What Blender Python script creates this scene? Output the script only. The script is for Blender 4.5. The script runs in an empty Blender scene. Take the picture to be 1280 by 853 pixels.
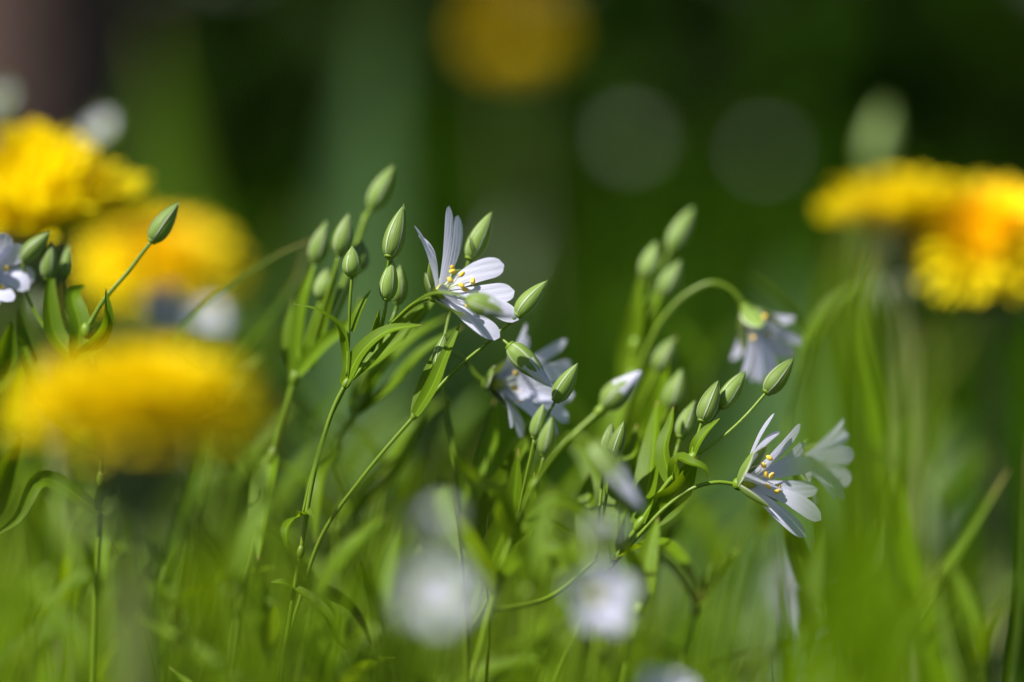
import bpy, bmesh, math, random
from mathutils import Vector, Matrix, Euler
V = Vector
S = bpy.context.scene
COL = S.collection
R = math.radians

# ------------------------------------------------------------------ camera
CAM_H, PITCH, FOCUS, LENS = 0.32, R(8.0), 0.54, 100.0
cam = bpy.data.cameras.new('camera')
cam.lens = LENS; cam.sensor_width = 36.0
cam.clip_start = 0.02; cam.clip_end = 400
cam.dof.use_dof = True; cam.dof.focus_distance = FOCUS; cam.dof.aperture_fstop = 2.8
camo = bpy.data.objects.new('camera', cam); COL.objects.link(camo)
camo.location = (0, 0, CAM_H); camo.rotation_euler = (math.pi/2 - PITCH, 0, 0)
S.camera = camo
FW = V((0, math.cos(PITCH), -math.sin(PITCH))); UP = V((0, math.sin(PITCH), math.cos(PITCH))); RT = V((1, 0, 0))
PXA = 36.0/LENS/1280.0
def P(px, py, o=0.0):
    """a place in the meadow: o = millimetres behind the plane that is in focus"""
    d = FOCUS + o/1000.0
    return V((0, 0, CAM_H)) + FW*d + RT*((px-640)*PXA*d) + UP*((426.5-py)*PXA*d)

# ------------------------------------------------------------------ light
SUN_EL, SUN_AZ = R(52), R(-119)          # azimuth clockwise from +Y: high on the left, a little on the camera's side
w = bpy.data.worlds.new('World'); S.world = w; w.use_nodes = True
nt = w.node_tree
sky = nt.nodes.new('ShaderNodeTexSky'); sky.sky_type = 'NISHITA'; sky.sun_disc = False
sky.sun_elevation = SUN_EL; sky.sun_rotation = SUN_AZ % (2*math.pi)
nt.links.new(sky.outputs[0], nt.nodes['Background'].inputs[0]); nt.nodes['Background'].inputs[1].default_value = 0.05
sl = bpy.data.lights.new('sun', 'SUN'); sl.energy = 4.9; sl.angle = R(0.53); sl.color = (1.0, 0.965, 0.90)
so = bpy.data.objects.new('sun', sl); COL.objects.link(so)
sd = V((math.sin(SUN_AZ)*math.cos(SUN_EL), math.cos(SUN_AZ)*math.cos(SUN_EL), math.sin(SUN_EL)))
so.rotation_euler = sd.to_track_quat('Z', 'Y').to_euler(); so.location = sd*5
S.view_settings.view_transform = 'Standard'; S.view_settings.look = 'None'
S.view_settings.exposure = 0.86; S.view_settings.gamma = 1.0
S.render.engine = 'CYCLES'
S.cycles.use_denoising = True
S.cycles.max_bounces = 8; S.cycles.transparent_max_bounces = 8
S.cycles.sample_clamp_indirect = 8

# ------------------------------------------------------------------ materials
def rgb(c): return (c[0], c[1], c[2], 1)
def leafy(name, col, trans, tf=0.35, rough=0.45, spec=0.4, var=0.25, vein=(40, 4), bump=0.15, margin=None, objvar=0.0, tipcol=None, rib=0.):
    """thin plant tissue: a diffuse, slightly waxy face and light coming through"""
    m = bpy.data.materials.new(name); m.use_nodes = True
    t = m.node_tree; N = t.nodes; L = t.links
    b = N['Principled BSDF']; out = N['Material Output']
    uv = N.new('ShaderNodeUVMap')
    mp = N.new('ShaderNodeMapping'); mp.inputs['Scale'].default_value = (vein[0], vein[1], 1)
    L.new(uv.outputs[0], mp.inputs[0])
    nz = N.new('ShaderNodeTexNoise'); nz.inputs['Scale'].default_value = 1.0; nz.inputs['Detail'].default_value = 3
    L.new(mp.outputs[0], nz.inputs['Vector'])
    geo = N.new('ShaderNodeNewGeometry')
    n2 = N.new('ShaderNodeTexNoise'); n2.inputs['Scale'].default_value = 90.0; n2.inputs['Detail'].default_value = 2
    L.new(geo.outputs['Position'], n2.inputs['Vector'])
    ad = N.new('ShaderNodeMath'); ad.operation = 'ADD'
    L.new(nz.outputs['Fac'], ad.inputs[0]); L.new(n2.outputs['Fac'], ad.inputs[1])
    mr = N.new('ShaderNodeMapRange'); mr.inputs['From Min'].default_value = 0.6; mr.inputs['From Max'].default_value = 1.4
    mr.inputs['To Min'].default_value = 1-var; mr.inputs['To Max'].default_value = 1+var
    L.new(ad.outputs[0], mr.inputs['Value'])
    val = mr.outputs[0]
    if objvar:
        oi = N.new('ShaderNodeNewGeometry')
        m2 = N.new('ShaderNodeMapRange'); m2.inputs['To Min'].default_value = 1-objvar; m2.inputs['To Max'].default_value = 1+objvar
        L.new(oi.outputs['Random Per Island'], m2.inputs['Value'])
        mm = N.new('ShaderNodeMath'); mm.operation = 'MULTIPLY'
        L.new(val, mm.inputs[0]); L.new(m2.outputs[0], mm.inputs[1]); val = mm.outputs[0]
    ob = N.new('ShaderNodeObjectInfo')
    m3 = N.new('ShaderNodeMapRange'); m3.inputs['To Min'].default_value = .86; m3.inputs['To Max'].default_value = 1.14
    if name.startswith('petal'): m3.inputs['To Min'].default_value = .96; m3.inputs['To Max'].default_value = 1.03
    L.new(ob.outputs['Random'], m3.inputs['Value'])
    m4 = N.new('ShaderNodeMath'); m4.operation = 'MULTIPLY'; L.new(val, m4.inputs[0]); L.new(m3.outputs[0], m4.inputs[1]); val = m4.outputs[0]
    def tinted(c):
        vm = N.new('ShaderNodeVectorMath'); vm.operation = 'SCALE'
        vm.inputs[0].default_value = c; L.new(val, vm.inputs['Scale'])
        s = vm.outputs[0]
        sep = None
        if tipcol:
            sx = N.new('ShaderNodeSeparateXYZ'); L.new(uv.outputs[0], sx.inputs[0])
            r = N.new('ShaderNodeMapRange'); r.interpolation_type = 'SMOOTHSTEP'
            r.inputs['From Min'].default_value = tipcol[1]; r.inputs['From Max'].default_value = tipcol[2]
            L.new(sx.outputs[1], r.inputs['Value'])
            mx = N.new('ShaderNodeMix'); mx.data_type = 'RGBA'
            L.new(r.outputs[0], mx.inputs[0]); L.new(s, mx.inputs[6]); mx.inputs[7].default_value = rgb(tipcol[0])
            s = mx.outputs[2]
        if rib:
            sx = N.new('ShaderNodeSeparateXYZ'); L.new(uv.outputs[0], sx.inputs[0])
            a = N.new('ShaderNodeMath'); a.operation = 'SUBTRACT'; L.new(sx.outputs[0], a.inputs[0]); a.inputs[1].default_value = 0.5
            a2 = N.new('ShaderNodeMath'); a2.operation = 'ABSOLUTE'; L.new(a.outputs[0], a2.inputs[0])
            r = N.new('ShaderNodeMapRange'); r.interpolation_type = 'SMOOTHSTEP'
            r.inputs['From Min'].default_value = .02; r.inputs['From Max'].default_value = .075
            r.inputs['To Min'].default_value = rib; r.inputs['To Max'].default_value = 1.0
            L.new(a2.outputs[0], r.inputs['Value'])
            vs = N.new('ShaderNodeVectorMath'); vs.operation = 'SCALE'; L.new(s, vs.inputs[0]); L.new(r.outputs[0], vs.inputs['Scale']); s = vs.outputs[0]
        if margin:
            sx = N.new('ShaderNodeSeparateXYZ'); L.new(uv.outputs[0], sx.inputs[0])
            a = N.new('ShaderNodeMath'); a.operation = 'SUBTRACT'; L.new(sx.outputs[0], a.inputs[0]); a.inputs[1].default_value = 0.5
            a2 = N.new('ShaderNodeMath'); a2.operation = 'ABSOLUTE'; L.new(a.outputs[0], a2.inputs[0])
            r = N.new('ShaderNodeMapRange'); r.interpolation_type = 'SMOOTHSTEP'
            r.inputs['From Min'].default_value = margin[1]; r.inputs['From Max'].default_value = margin[2]
            L.new(a2.outputs[0], r.inputs['Value'])
            mx = N.new('ShaderNodeMix'); mx.data_type = 'RGBA'
            L.new(r.outputs[0], mx.inputs[0]); L.new(s, mx.inputs[6]); mx.inputs[7].default_value = rgb(margin[0])
            s = mx.outputs[2]
        return s
    L.new(tinted(col), b.inputs['Base Color'])
    b.inputs['Roughness'].default_value = rough
    b.inputs['Specular IOR Level'].default_value = spec
    bp = N.new('ShaderNodeBump'); bp.inputs['Strength'].default_value = bump; bp.inputs['Distance'].default_value = 0.0003
    L.new(nz.outputs['Fac'], bp.inputs['Height']); L.new(bp.outputs[0], b.inputs['Normal'])
    tr = N.new('ShaderNodeBsdfTranslucent'); L.new(tinted(trans), tr.inputs['Color'])
    ms = N.new('ShaderNodeMixShader'); ms.inputs[0].default_value = tf
    L.new(b.outputs[0], ms.inputs[1]); L.new(tr.outputs[0], ms.inputs[2]); L.new(ms.outputs[0], out.inputs['Surface'])
    return m

def soil_mat(name, c1, c2, scale, bump=0.5):
    m = bpy.data.materials.new(name); m.use_nodes = True
    t = m.node_tree; N = t.nodes; L = t.links; b = N['Principled BSDF']
    geo = N.new('ShaderNodeNewGeometry')
    nz = N.new('ShaderNodeTexNoise'); nz.inputs['Scale'].default_value = scale; nz.inputs['Detail'].default_value = 8
    L.new(geo.outputs['Position'], nz.inputs['Vector'])
    cr = N.new('ShaderNodeValToRGB'); cr.color_ramp.elements[0].position = .35; cr.color_ramp.elements[1].position = .68
    cr.color_ramp.elements[0].color = rgb(c1); cr.color_ramp.elements[1].color = rgb(c2)
    L.new(nz.outputs['Fac'], cr.inputs[0]); L.new(cr.outputs[0], b.inputs['Base Color'])
    bp = N.new('ShaderNodeBump'); bp.inputs['Strength'].default_value = bump; bp.inputs['Distance'].default_value = .01
    L.new(nz.outputs['Fac'], bp.inputs['Height']); L.new(bp.outputs[0], b.inputs['Normal'])
    b.inputs['Roughness'].default_value = 1.0; b.inputs['Specular IOR Level'].default_value = .02
    return m

M = {}
M['petal'] = leafy('petal_white', (.79, .785, .98), (.79, .785, .98), .40, .5, .25, .10, (60, 1.1), .5, tipcol=None)
M['anther'] = leafy('anther_yellow', (.80, .56, .07), (.8, .5, .06), .1, .6, .2, .12, (8, 8), .2)
M['filament'] = leafy('filament_pale', (.72, .76, .62), (.7, .75, .5), .3, .5, .3, .05)
M['ovary'] = leafy('ovary_yellowgreen', (.42, .45, .06), (.4, .45, .05), .2, .4, .4, .1)
M['sepal'] = leafy('sepal_green', (.195, .295, .06), (.30, .40, .04), .34, .48, .3, .22, (14, 2), .4, margin=((.58, .64, .45), .36, .485))
M['stem'] = leafy('stem_green', (.155, .25, .014), (.24, .33, .008), .2, .4, .45, .15, (6, 30), .2)
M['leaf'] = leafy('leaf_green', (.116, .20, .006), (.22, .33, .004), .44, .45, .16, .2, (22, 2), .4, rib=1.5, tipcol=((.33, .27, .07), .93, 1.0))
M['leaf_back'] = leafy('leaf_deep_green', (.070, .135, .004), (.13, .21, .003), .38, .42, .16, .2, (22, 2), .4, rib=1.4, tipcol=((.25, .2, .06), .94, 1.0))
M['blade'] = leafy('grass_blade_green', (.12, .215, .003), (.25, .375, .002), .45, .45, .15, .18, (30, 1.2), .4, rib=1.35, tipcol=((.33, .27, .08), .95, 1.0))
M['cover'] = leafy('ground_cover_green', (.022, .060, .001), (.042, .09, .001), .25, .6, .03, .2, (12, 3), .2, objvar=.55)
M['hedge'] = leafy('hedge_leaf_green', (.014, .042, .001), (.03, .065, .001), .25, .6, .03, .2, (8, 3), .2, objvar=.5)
M['dock'] = leafy('dock_leaf_green', (.050, .105, .022), (.07, .13, .010), .2, .3, .5, .15, (10, 8), .3)
M['floret'] = leafy('ray_floret_yellow', (.93, .77, .006), (.93, .75, .004), .35, .55, .2, .08, (16, 1), .2)
M['floret_in'] = leafy('inner_floret_orange_yellow', (.90, .66, .008), (.90, .64, .006), .3, .55, .2, .1, (16, 1), .2)
M['bract'] = leafy('bract_green', (.17, .21, .11), (.15, .2, .06), .25, .45, .4, .18, (12, 2), .3)
M['scape'] = leafy('scape_green', (.19, .22, .08), (.16, .2, .05), .2, .45, .4, .15, (6, 30), .2)
M['wood'] = soil_mat('bark_brown', (.075, .046, .038), (.15, .10, .085), 40)
M['soil'] = soil_mat('ground_moss', (.010, .022, .003), (.022, .042, .005), 30)

# ------------------------------------------------------------------ mesh helpers
def crom(pts, n):
    """Catmull-Rom through the points, n samples, even in the parameter"""
    pts = [V(p) for p in pts]
    if len(pts) == 2: return [pts[0].lerp(pts[1], i/(n-1)) for i in range(n)]
    ln = [0]
    for a, b in zip(pts, pts[1:]): ln.append(ln[-1]+max((b-a).length, 1e-9))
    h = [b-a for a, b in zip(ln, ln[1:])]; sl_ = [(b-a)/k for a, b, k in zip(pts, pts[1:], h)]
    tg = [sl_[0]] + [(sl_[i-1]*h[i]+sl_[i]*h[i-1])/(h[i]+h[i-1]) for i in range(1, len(sl_))] + [sl_[-1]]
    out = []
    for i in range(n):
        s = ln[-1]*i/(n-1); k = 0
        while k < len(pts)-2 and s > ln[k+1]: k += 1
        t = (s-ln[k])/(ln[k+1]-ln[k])
        t2, t3 = t*t, t*t*t
        out.append(pts[k]*(2*t3-3*t2+1)+tg[k]*h[k]*(t3-2*t2+t)+pts[k+1]*(3*t2-2*t3)+tg[k+1]*h[k]*(t3-t2))
    return out

def perp(t, hint):
    n = hint - t*hint.dot(t)
    if n.length < 1e-6:
        n = V((0, 0, 1)) - t*t.z
        if n.length < 1e-6: n = V((1, 0, 0))
    return n.normalized()

class MB:
    def __init__(s): s.v = []; s.f = []; s.m = []; s.uv = []; s.mats = []
    def mi(s, mat):
        if mat not in s.mats: s.mats.append(mat)
        return s.mats.index(mat)
    def face(s, idx, uvs, mi): s.f.append(idx); s.uv.append(uvs); s.m.append(mi)
    def grid(s, rows, mat, uvf=None, closed=False):
        """rows: list of equally long point lists; v runs over the rows, u across"""
        mi = s.mi(mat); o = len(s.v); nr = len(rows); nc = len(rows[0])
        for r in rows: s.v.extend(r)
        nn = nc if closed else nc-1
        for i in range(nr-1):
            for j in range(nn):
                k = (j+1) % nc
                u0, u1 = j/nn, (j+1)/nn; v0, v1 = i/(nr-1), (i+1)/(nr-1)
                if uvf: us = [uvf(u0, v0), uvf(u1, v0), uvf(u1, v1), uvf(u0, v1)]
                else: us = [(u0, v0), (u1, v0), (u1, v1), (u0, v1)]
                s.face((o+i*nc+j, o+i*nc+k, o+(i+1)*nc+k, o+(i+1)*nc+j), us, mi)
    def tube(s, pts, r0, r1=None, mat=None, n=8, seg=None):
        if r1 is None: r1 = r0
        if not seg:
            pl = [V(p) for p in pts]; seg = int(min(160, max(8, 5*len(pl), sum((a-b).length for a, b in zip(pl, pl[1:]))/.0016)))
        c = crom(pts, seg); nrm = None; rows = []
        for i, p in enumerate(c):
            t = ((c[min(i+1, seg-1)]-c[max(i-1, 0)])).normalized()
            nrm = perp(t, nrm if nrm else V((.3, -.8, .5))); b = t.cross(nrm)
            r = r0+(r1-r0)*i/(seg-1)
            rows.append([p+(nrm*math.cos(a)+b*math.sin(a))*r for a in [2*math.pi*j/n for j in range(n)]])
        s.grid(rows, mat, closed=True)
        for row, fl in ((rows[0], 0), (rows[-1], 1)):
            mi = s.mi(mat); o = len(s.v); s.v.extend(row)
            idx = tuple(range(o, o+n)); s.face(idx if fl else idx[::-1], [(0, 0)]*n, mi)
    def blob(s, c, axis, ln, r, mat, n=10, k=9, prof=None, rip=0):
        t = axis.normalized(); nrm = perp(t, V((.2, .5, .8))); b = t.cross(nrm); rows = []
        for i in range(k+1):
            u = i/k; rr = r*(prof(u) if prof else math.sqrt(max(0, 1-(2*u-1)**2)))
            rr = max(rr, r*.01)
            rows.append([c+t*ln*(u-.5)+(nrm*math.cos(a)+b*math.sin(a))*rr*(1+rip*math.cos(5*a)) for a in [2*math.pi*j/n for j in range(n)]])
        s.grid(rows, mat, closed=True)
    def leaf(s, pts, width, nrm, mat, kind='lance', seg=16, fold=.18, twist=0., curl=0.):
        c = crom(pts, seg); rows = []
        for i, p in enumerate(c):
            u = i/(seg-1)
            t = (c[min(i+1, seg-1)]-c[max(i-1, 0)]).normalized()
            n = perp(t, nrm); sd_ = t.cross(n)
            if twist:
                q = Matrix.Rotation(twist*u, 3, t); n = q@n; sd_ = q@sd_
            if kind == 'lance': ww = ((u+.05)**.42*(1-u)**.85)/(.36**.42*.68**.85)
            elif kind == 'blade': ww = min(1, (1.0001-u)/.45)**.7*(.75+.25*min(1, u/.2))
            elif kind == 'ovate': ww = math.sin(math.pi*min(1, (u+.02)**.75))**.8
            else: ww = 1
            h = width*.5*max(ww, .015)
            rows.append([p+sd_*h*x+n*(abs(x)**1.6*fold*h*2-curl*x*x*h) for x in (-1, -.66, -.3, 0, .3, .66, 1)])
        s.grid(rows, mat)
    def sepals(s, base, axis, ln, r, mat, tmax=1., spread=0., seed=0, n=5, hint=None, dirs=None):
        """five overlapping sepals, closed as a bud (spread 0) or opened like a cup"""
        rnd = random.Random(seed)
        t = axis.normalized(); nrm = perp(t, hint or V((.3, -1, .4))); b = t.cross(nrm); ph = rnd.random()*6.28
        a_, b_ = .50, .92; mx = (a_/(a_+b_))**a_*(b_/(a_+b_))**b_
        for k in range(n):
            pc = ph+k*2*math.pi/n; rows = []; NV = 15; NU = 9
            wid = 2*math.pi/n*.62; jl = 1+rnd.uniform(-.04, .03)
            for i in range(NV):
                u = i/(NV-1)*tmax
                if spread == 0:
                    rr = r*max((u+.004)**a_*(1.0-u)**b_/mx, .02); zz = u*ln*jl
                    row = []
                    for j in range(NU):
                        x = j/(NU-1)*2-1; a = pc+wid*x
                        q = rr*(1+.05*x+.035*(1-x*x))
                        row.append(base+t*zz+(nrm*math.cos(a)+b*math.sin(a))*q)
                else:
                    pk, sk = dirs[k] if dirs else (pc, spread)
                    d = nrm*math.cos(pk)+b*math.sin(pk); e = t.cross(d)
                    ang = sk*(1.12-.22*u)      # angle from the axis
                    dirv = t*math.cos(ang)+d*math.sin(ang)
                    nin = t*math.sin(ang)-d*math.cos(ang)
                    hw = r*((u+.03)**.6*(1-u)**.8)*1.75+r*.01
                    row = [base+dirv*ln*u+d*r*.25*math.sin(min(1, u*3)*1.57)+e*hw*x+nin*hw*.45*x*x for x in [j/(NU-1)*2-1 for j in range(NU)]]
                rows.append(row)
            s.grid(rows, mat)
    def petal(s, base, tip, nrm, W, mat, notch=.42, cup=.25, bend=.06, curl=.0, gap=.12, sep=0., ratio=1., twist=0., seed=0, NV=22, NU=13):
        rnd = random.Random(seed)
        d = tip-base; L_ = d.length; t = d/L_; n = perp(t, nrm); sx = t.cross(n)
        for lobe in (-1, 1):
            le = ratio if lobe > 0 else 1.; rows = []; ph = rnd.random()*6
            for i in range(NV):
                v = i/(NV-1); sv = v*v*(3-2*v)
                xo = W*.5*(.13+.87*math.sin(min(1, v/.8)*1.5708)**1.2)
                xi = 0 if v < notch else W*gap*.5*((v-notch)/(1-notch))**.8
                if v > .80:
                    c_ = (xo+xi)/2; q = math.sqrt(max(0, 1-((v-.80)/.2)**2)); hw = (xo-xi)/2*max(q, .04)
                    xo, xi = c_+hw, c_-hw
                vv = v*(1+(le-1)*max(0, (v-notch)/(1-notch)))
                row = []
                for j in range(NU):
                    k = j/(NU-1) if lobe > 0 else 1-j/(NU-1)
                    x = xi+(xo-xi)*k
                    z = L_*bend*4*v*(1-v) - curl*L_*max(0, v-.45)**2 + cup*x*x/W + lobe*sep*L_*max(0, v-notch)**1.4
                    z += W*.006*math.sin(x/W*44+ph)*min(1, v*2)*(1-.4*v) + W*.010*math.sin(v*6+ph)*k
                    p = V((lobe*x, z, vv*L_))
                    if twist: p = Matrix.Rotation(twist*v, 3, 'Z')@p
                    row.append(base+sx*p.x+n*p.y+t*p.z)
                rows.append(row)
            if lobe > 0: uvf = lambda u, v: (.5+.5*u, v)
            else: uvf = lambda u, v: (.5*u, v)
            s.grid(rows, mat, uvf)
    def build(s, name, parent=None, origin=None, merge=True):
        o0 = V(origin) if origin is not None else V((0, 0, 0))
        me = bpy.data.meshes.new(name)
        me.from_pydata([tuple(p-o0) for p in s.v], [], s.f)
        uvl = me.uv_layers.new(name='UVMap')
        flat = []
        for u in s.uv:
            for a in u: flat.extend(a)
        uvl.data.foreach_set('uv', flat)
        me.polygons.foreach_set('material_index', s.m)
        me.polygons.foreach_set('use_smooth', [True]*len(s.f))
        for m in s.mats: me.materials.append(m)
        if merge:
            bm = bmesh.new(); bm.from_mesh(me)
            bmesh.ops.remove_doubles(bm, verts=bm.verts, dist=2e-6)
            bm.to_mesh(me); bm.free()
        me.update()
        ob = bpy.data.objects.new(name, me); COL.objects.link(ob)
        if parent is not None: ob.parent = parent
        return ob

def tag(o, label=None, cat=None, group=None, kind=None):
    if label: o['label'] = label
    if cat: o['category'] = cat
    if group: o['group'] = group
    if kind: o['kind'] = kind
    return o

class Plant:
    """a thing: an Empty where the stem meets the soil; every stalk, leaf, bud and flower is a child"""
    def __init__(s, name, base, label, cat, group=None):
        s.o = V((base.x, base.y, 0))
        s.e = bpy.data.objects.new(name, None); s.e.empty_display_size = .01; COL.objects.link(s.e)
        s.e.location = s.o; tag(s.e, label, cat, group)
    def add(s, mb, name, parent=None, label=None):
        ob = mb.build(name, parent if parent is not None else s.e, s.o)
        if label: ob['label'] = label
        return ob
    def stem(s, pts, r0=.00045, r1=None, name='stem', mat='stem', parent=None):
        m = MB(); m.tube(pts, r0, r1, M[mat])
        if name == 'stem':
            q = V(pts[-1]); ax = q-V(pts[-2]); m.blob(q-ax.normalized()*r0*.4, ax, r0*4.2, r0*1.35, M[mat])
            q = V(pts[len(pts)//2]); m.blob(q, V(pts[len(pts)//2+1])-V(pts[len(pts)//2-1]) if len(pts) > 2 else ax, r0*5, r0*1.25, M[mat])
        return s.add(m, name, parent)
    def leaf(s, pts, width, nrm=V((0, -.4, 1)), mat='leaf', **k):
        m = MB(); m.leaf(pts, width, nrm, M[mat], **k); return s.add(m, 'leaf')
    def bud(s, base, tip, r=.0017, stalk=None, white=0, seed=0, sr=.00032, label=None):
        """closed bud of five sepals; white > 0: the folded petals show at the point"""
        m = MB(); ax = tip-base; ln = ax.length
        tm = {0: 1., 1: .90, 2: .74}[white]
        m.sepals(base, ax, ln*(.92 if white else 1), r, M['sepal'], tmax=tm, seed=seed)
        m.blob(base+ax.normalized()*r*.15, ax, r*.5, r*.55, M['stem'])
        b = s.add(m, 'bud', None, label)
        if stalk:
            q = MB(); q.tube(list(stalk)+[base+ax.normalized()*r*.1], sr, sr*.9, M['stem']); s.add(q, 'stalk', b)
        if white:
            q = MB()
            k0 = {1: .98, 2: 1.0}[white]
            q.blob(base+ax*.73, ax, ln*.56, r*k0, M['petal'], n=20, k=16, rip=.07, prof=lambda u: (1.0-u*.999)**.75)
            s.add(q, 'petal_tip', b)
        return b
    def flower(s, base, axis, specs=None, opening=.85, plen=.0125, W=.0085, seed=0, stamens=True, nst=10, calyx=True, hint=None, ssp=.75, cr=.0026, cl=.0082):
        rnd = random.Random(seed); t = axis.normalized(); nr = perp(t, hint or V((.2, -1, .5))); b = t.cross(nr)
        m = MB()
        m.blob(base+t*.0006, t, .0026, .0013, M['stem'])
        m.blob(base+t*.0026, t, .0036, .0014, M['ovary'])
        for k in range(3):
            a = k*2.1+rnd.random(); d = nr*math.cos(a)+b*math.sin(a)
            m.tube([base+t*.004, base+t*.0058+d*.0005, base+t*.0072+d*.0014], .00014, .00009, M['filament'], n=5)
        if specs is None:
            specs = []; ph = rnd.random()*6.28
            for k in range(5):
                a = ph+k*2*math.pi/5+rnd.uniform(-.12, .12); op = opening+rnd.uniform(-.14, .14)
                d = nr*math.cos(a)+b*math.sin(a)
                specs.append(dict(tip=base+t*.0012+(t*math.cos(op)+d*math.sin(op))*plen*rnd.uniform(.92, 1.06), seed=seed*7+k,
                                  curl=rnd.uniform(.1, .5), twist=rnd.uniform(-.3, .3), ratio=rnd.uniform(.93, 1.06), sep=rnd.uniform(-.1, .1)))
        if calyx:
            pol = []
            for sp in specs:
                q = (sp['tip']-base).normalized(); pol.append((math.atan2(q.dot(b), q.dot(nr)) % 6.2832, math.acos(max(-1, min(1, q.dot(t))))))
            pol.sort(); dirs = []
            for k in range(5):
                a0, s0 = pol[k]; a1, s1 = pol[(k+1) % 5]
                if a1 < a0: a1 += 6.2832
                dirs.append(((a0+a1)/2, min(1.35, (s0+s1)/2+.10)))
            m.sepals(base, t, cl, cr, M['sepal'], spread=ssp, seed=seed+3, hint=hint or V((.2, -1, .5)), dirs=dirs)
        f = s.add(m, 'flower')
        for sp in specs:
            sp = dict(sp); tip = sp.pop('tip'); bs = sp.pop('base', base+t*.0012); wd = sp.pop('W', W)
            nn = sp.pop('nrm', None) or t
            m = MB(); m.petal(bs, tip, nn, wd, M['petal'], **sp); s.add(m, 'petal', f)
        if stamens:
            for k in range(nst):
                a = k*6.28/nst+rnd.uniform(-.15, .15); op = rnd.uniform(.2, .45) if k % 2 else rnd.uniform(.4, .72)
                d = nr*math.cos(a)+b*math.sin(a); L_ = rnd.uniform(.0058, .0078)
                e = base+t*.001+(t*math.cos(op)+d*math.sin(op))*L_
                m = MB()
                m.tube([base+t*.0014+d*.0008, base+t*(.0014+L_*.55)+d*L_*.32*op*1.4, e], .00013, .00009, M['filament'], n=5)
                m.blob(e, V((rnd.uniform(-1, 1), rnd.uniform(-.6, .6), rnd.uniform(.1, 1))), .00155, .00046, M['anther'], n=8, k=6)
                s.add(m, 'stamen', f)
        return f

ST = 'stitchwort plant'
GS = 'white stitchworts of the meadow edge'
# ------------------------------------------------------------------ ground, hedge, far things
def ground():
    bm = bmesh.new(); bmesh.ops.create_grid(bm, x_segments=60, y_segments=60, size=60)
    for v in bm.verts: v.co.z = 0
    me = bpy.data.meshes.new('ground'); bm.to_mesh(me); bm.free(); me.materials.append(M['soil'])
    o = bpy.data.objects.new('ground', me); COL.objects.link(o); tag(o, kind='structure')
ground()

def leafcloud(mb, rnd, n, place, size, mat, up=.6, kind=0):
    mi = mb.mi(mat)
    for _ in range(n):
        p = place(); L_ = size*rnd.uniform(.55, 1.3); W_ = L_*rnd.uniform(.35, .62)
        d = V((rnd.gauss(0, 1), rnd.gauss(0, 1), rnd.gauss(.1, .6))).normalized()
        n_ = perp(d, V((rnd.gauss(0, .6), rnd.gauss(0, .6), up+rnd.random()))); e = d.cross(n_)
        o = len(mb.v); h = L_*.10
        mb.v += [p, p+d*L_*.45+e*W_*.5+n_*h*1.4, p+d*L_-n_*h, p+d*L_*.45-e*W_*.5+n_*h*1.4, p+d*L_*.45+n_*h*.6]
        mb.face((o, o+1, o+4), [(.5, 0), (1, .45), (.5, .45)], mi); mb.face((o+1, o+2, o+4), [(1, .45), (.5, 1), (.5, .45)], mi)
        mb.face((o, o+4, o+3), [(.5, 0), (.5, .45), (0, .45)], mi); mb.face((o+4, o+2, o+3), [(.5, .45), (.5, 1), (0, .45)], mi)

# the hedge that closes the meadow beyond the ground cover, its leaves dark green themselves
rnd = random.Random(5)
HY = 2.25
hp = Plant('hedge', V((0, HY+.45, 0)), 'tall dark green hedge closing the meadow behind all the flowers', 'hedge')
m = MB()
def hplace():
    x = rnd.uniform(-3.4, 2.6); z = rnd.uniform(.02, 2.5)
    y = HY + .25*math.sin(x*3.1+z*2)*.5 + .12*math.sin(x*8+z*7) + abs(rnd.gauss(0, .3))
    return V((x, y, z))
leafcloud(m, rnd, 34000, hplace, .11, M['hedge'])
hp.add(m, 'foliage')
for i in range(9):
    x = -3.0+i*.68+rnd.uniform(-.1, .1)
    m = MB(); m.tube([V((x, HY+.5, 0)), V((x+.03, HY+.46, .7)), V((x-.04, HY+.5, 1.4)), V((x+.05, HY+.45, 2.2))], .022, .008, M['wood'], n=8)
    hp.add(m, 'trunk')

# ground cover between the flowers and the hedge: nobody could count it
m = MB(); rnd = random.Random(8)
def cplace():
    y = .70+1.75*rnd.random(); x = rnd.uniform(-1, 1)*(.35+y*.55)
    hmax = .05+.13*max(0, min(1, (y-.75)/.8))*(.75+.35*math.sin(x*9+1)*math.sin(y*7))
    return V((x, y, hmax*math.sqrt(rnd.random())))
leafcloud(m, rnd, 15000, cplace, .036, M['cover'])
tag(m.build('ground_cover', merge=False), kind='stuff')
m = MB(); rnd = random.Random(9)
for i in range(2600):
    y = rnd.uniform(.30, 1.9); x = rnd.uniform(-1, 1)*(.16+y*.42)
    if .48 < y < 1.25 and x/y > .115 and rnd.random() < .7: continue
    if y < .48 : h = rnd.uniform(.03, .115)
    elif y < .72: h = rnd.uniform(.05, .19)
    else: h = rnd.uniform(.06, .20)
    a = rnd.uniform(0, 6.28); ln = rnd.uniform(.15, .6)*h
    b = V((x, y, 0)); tp = b+V((math.cos(a)*ln, math.sin(a)*ln, h))
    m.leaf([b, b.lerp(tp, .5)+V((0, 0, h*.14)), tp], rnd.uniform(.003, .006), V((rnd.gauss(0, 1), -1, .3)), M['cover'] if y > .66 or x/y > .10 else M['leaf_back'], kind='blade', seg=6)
tag(m.build('meadow_grass', merge=False), kind='stuff')

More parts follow.
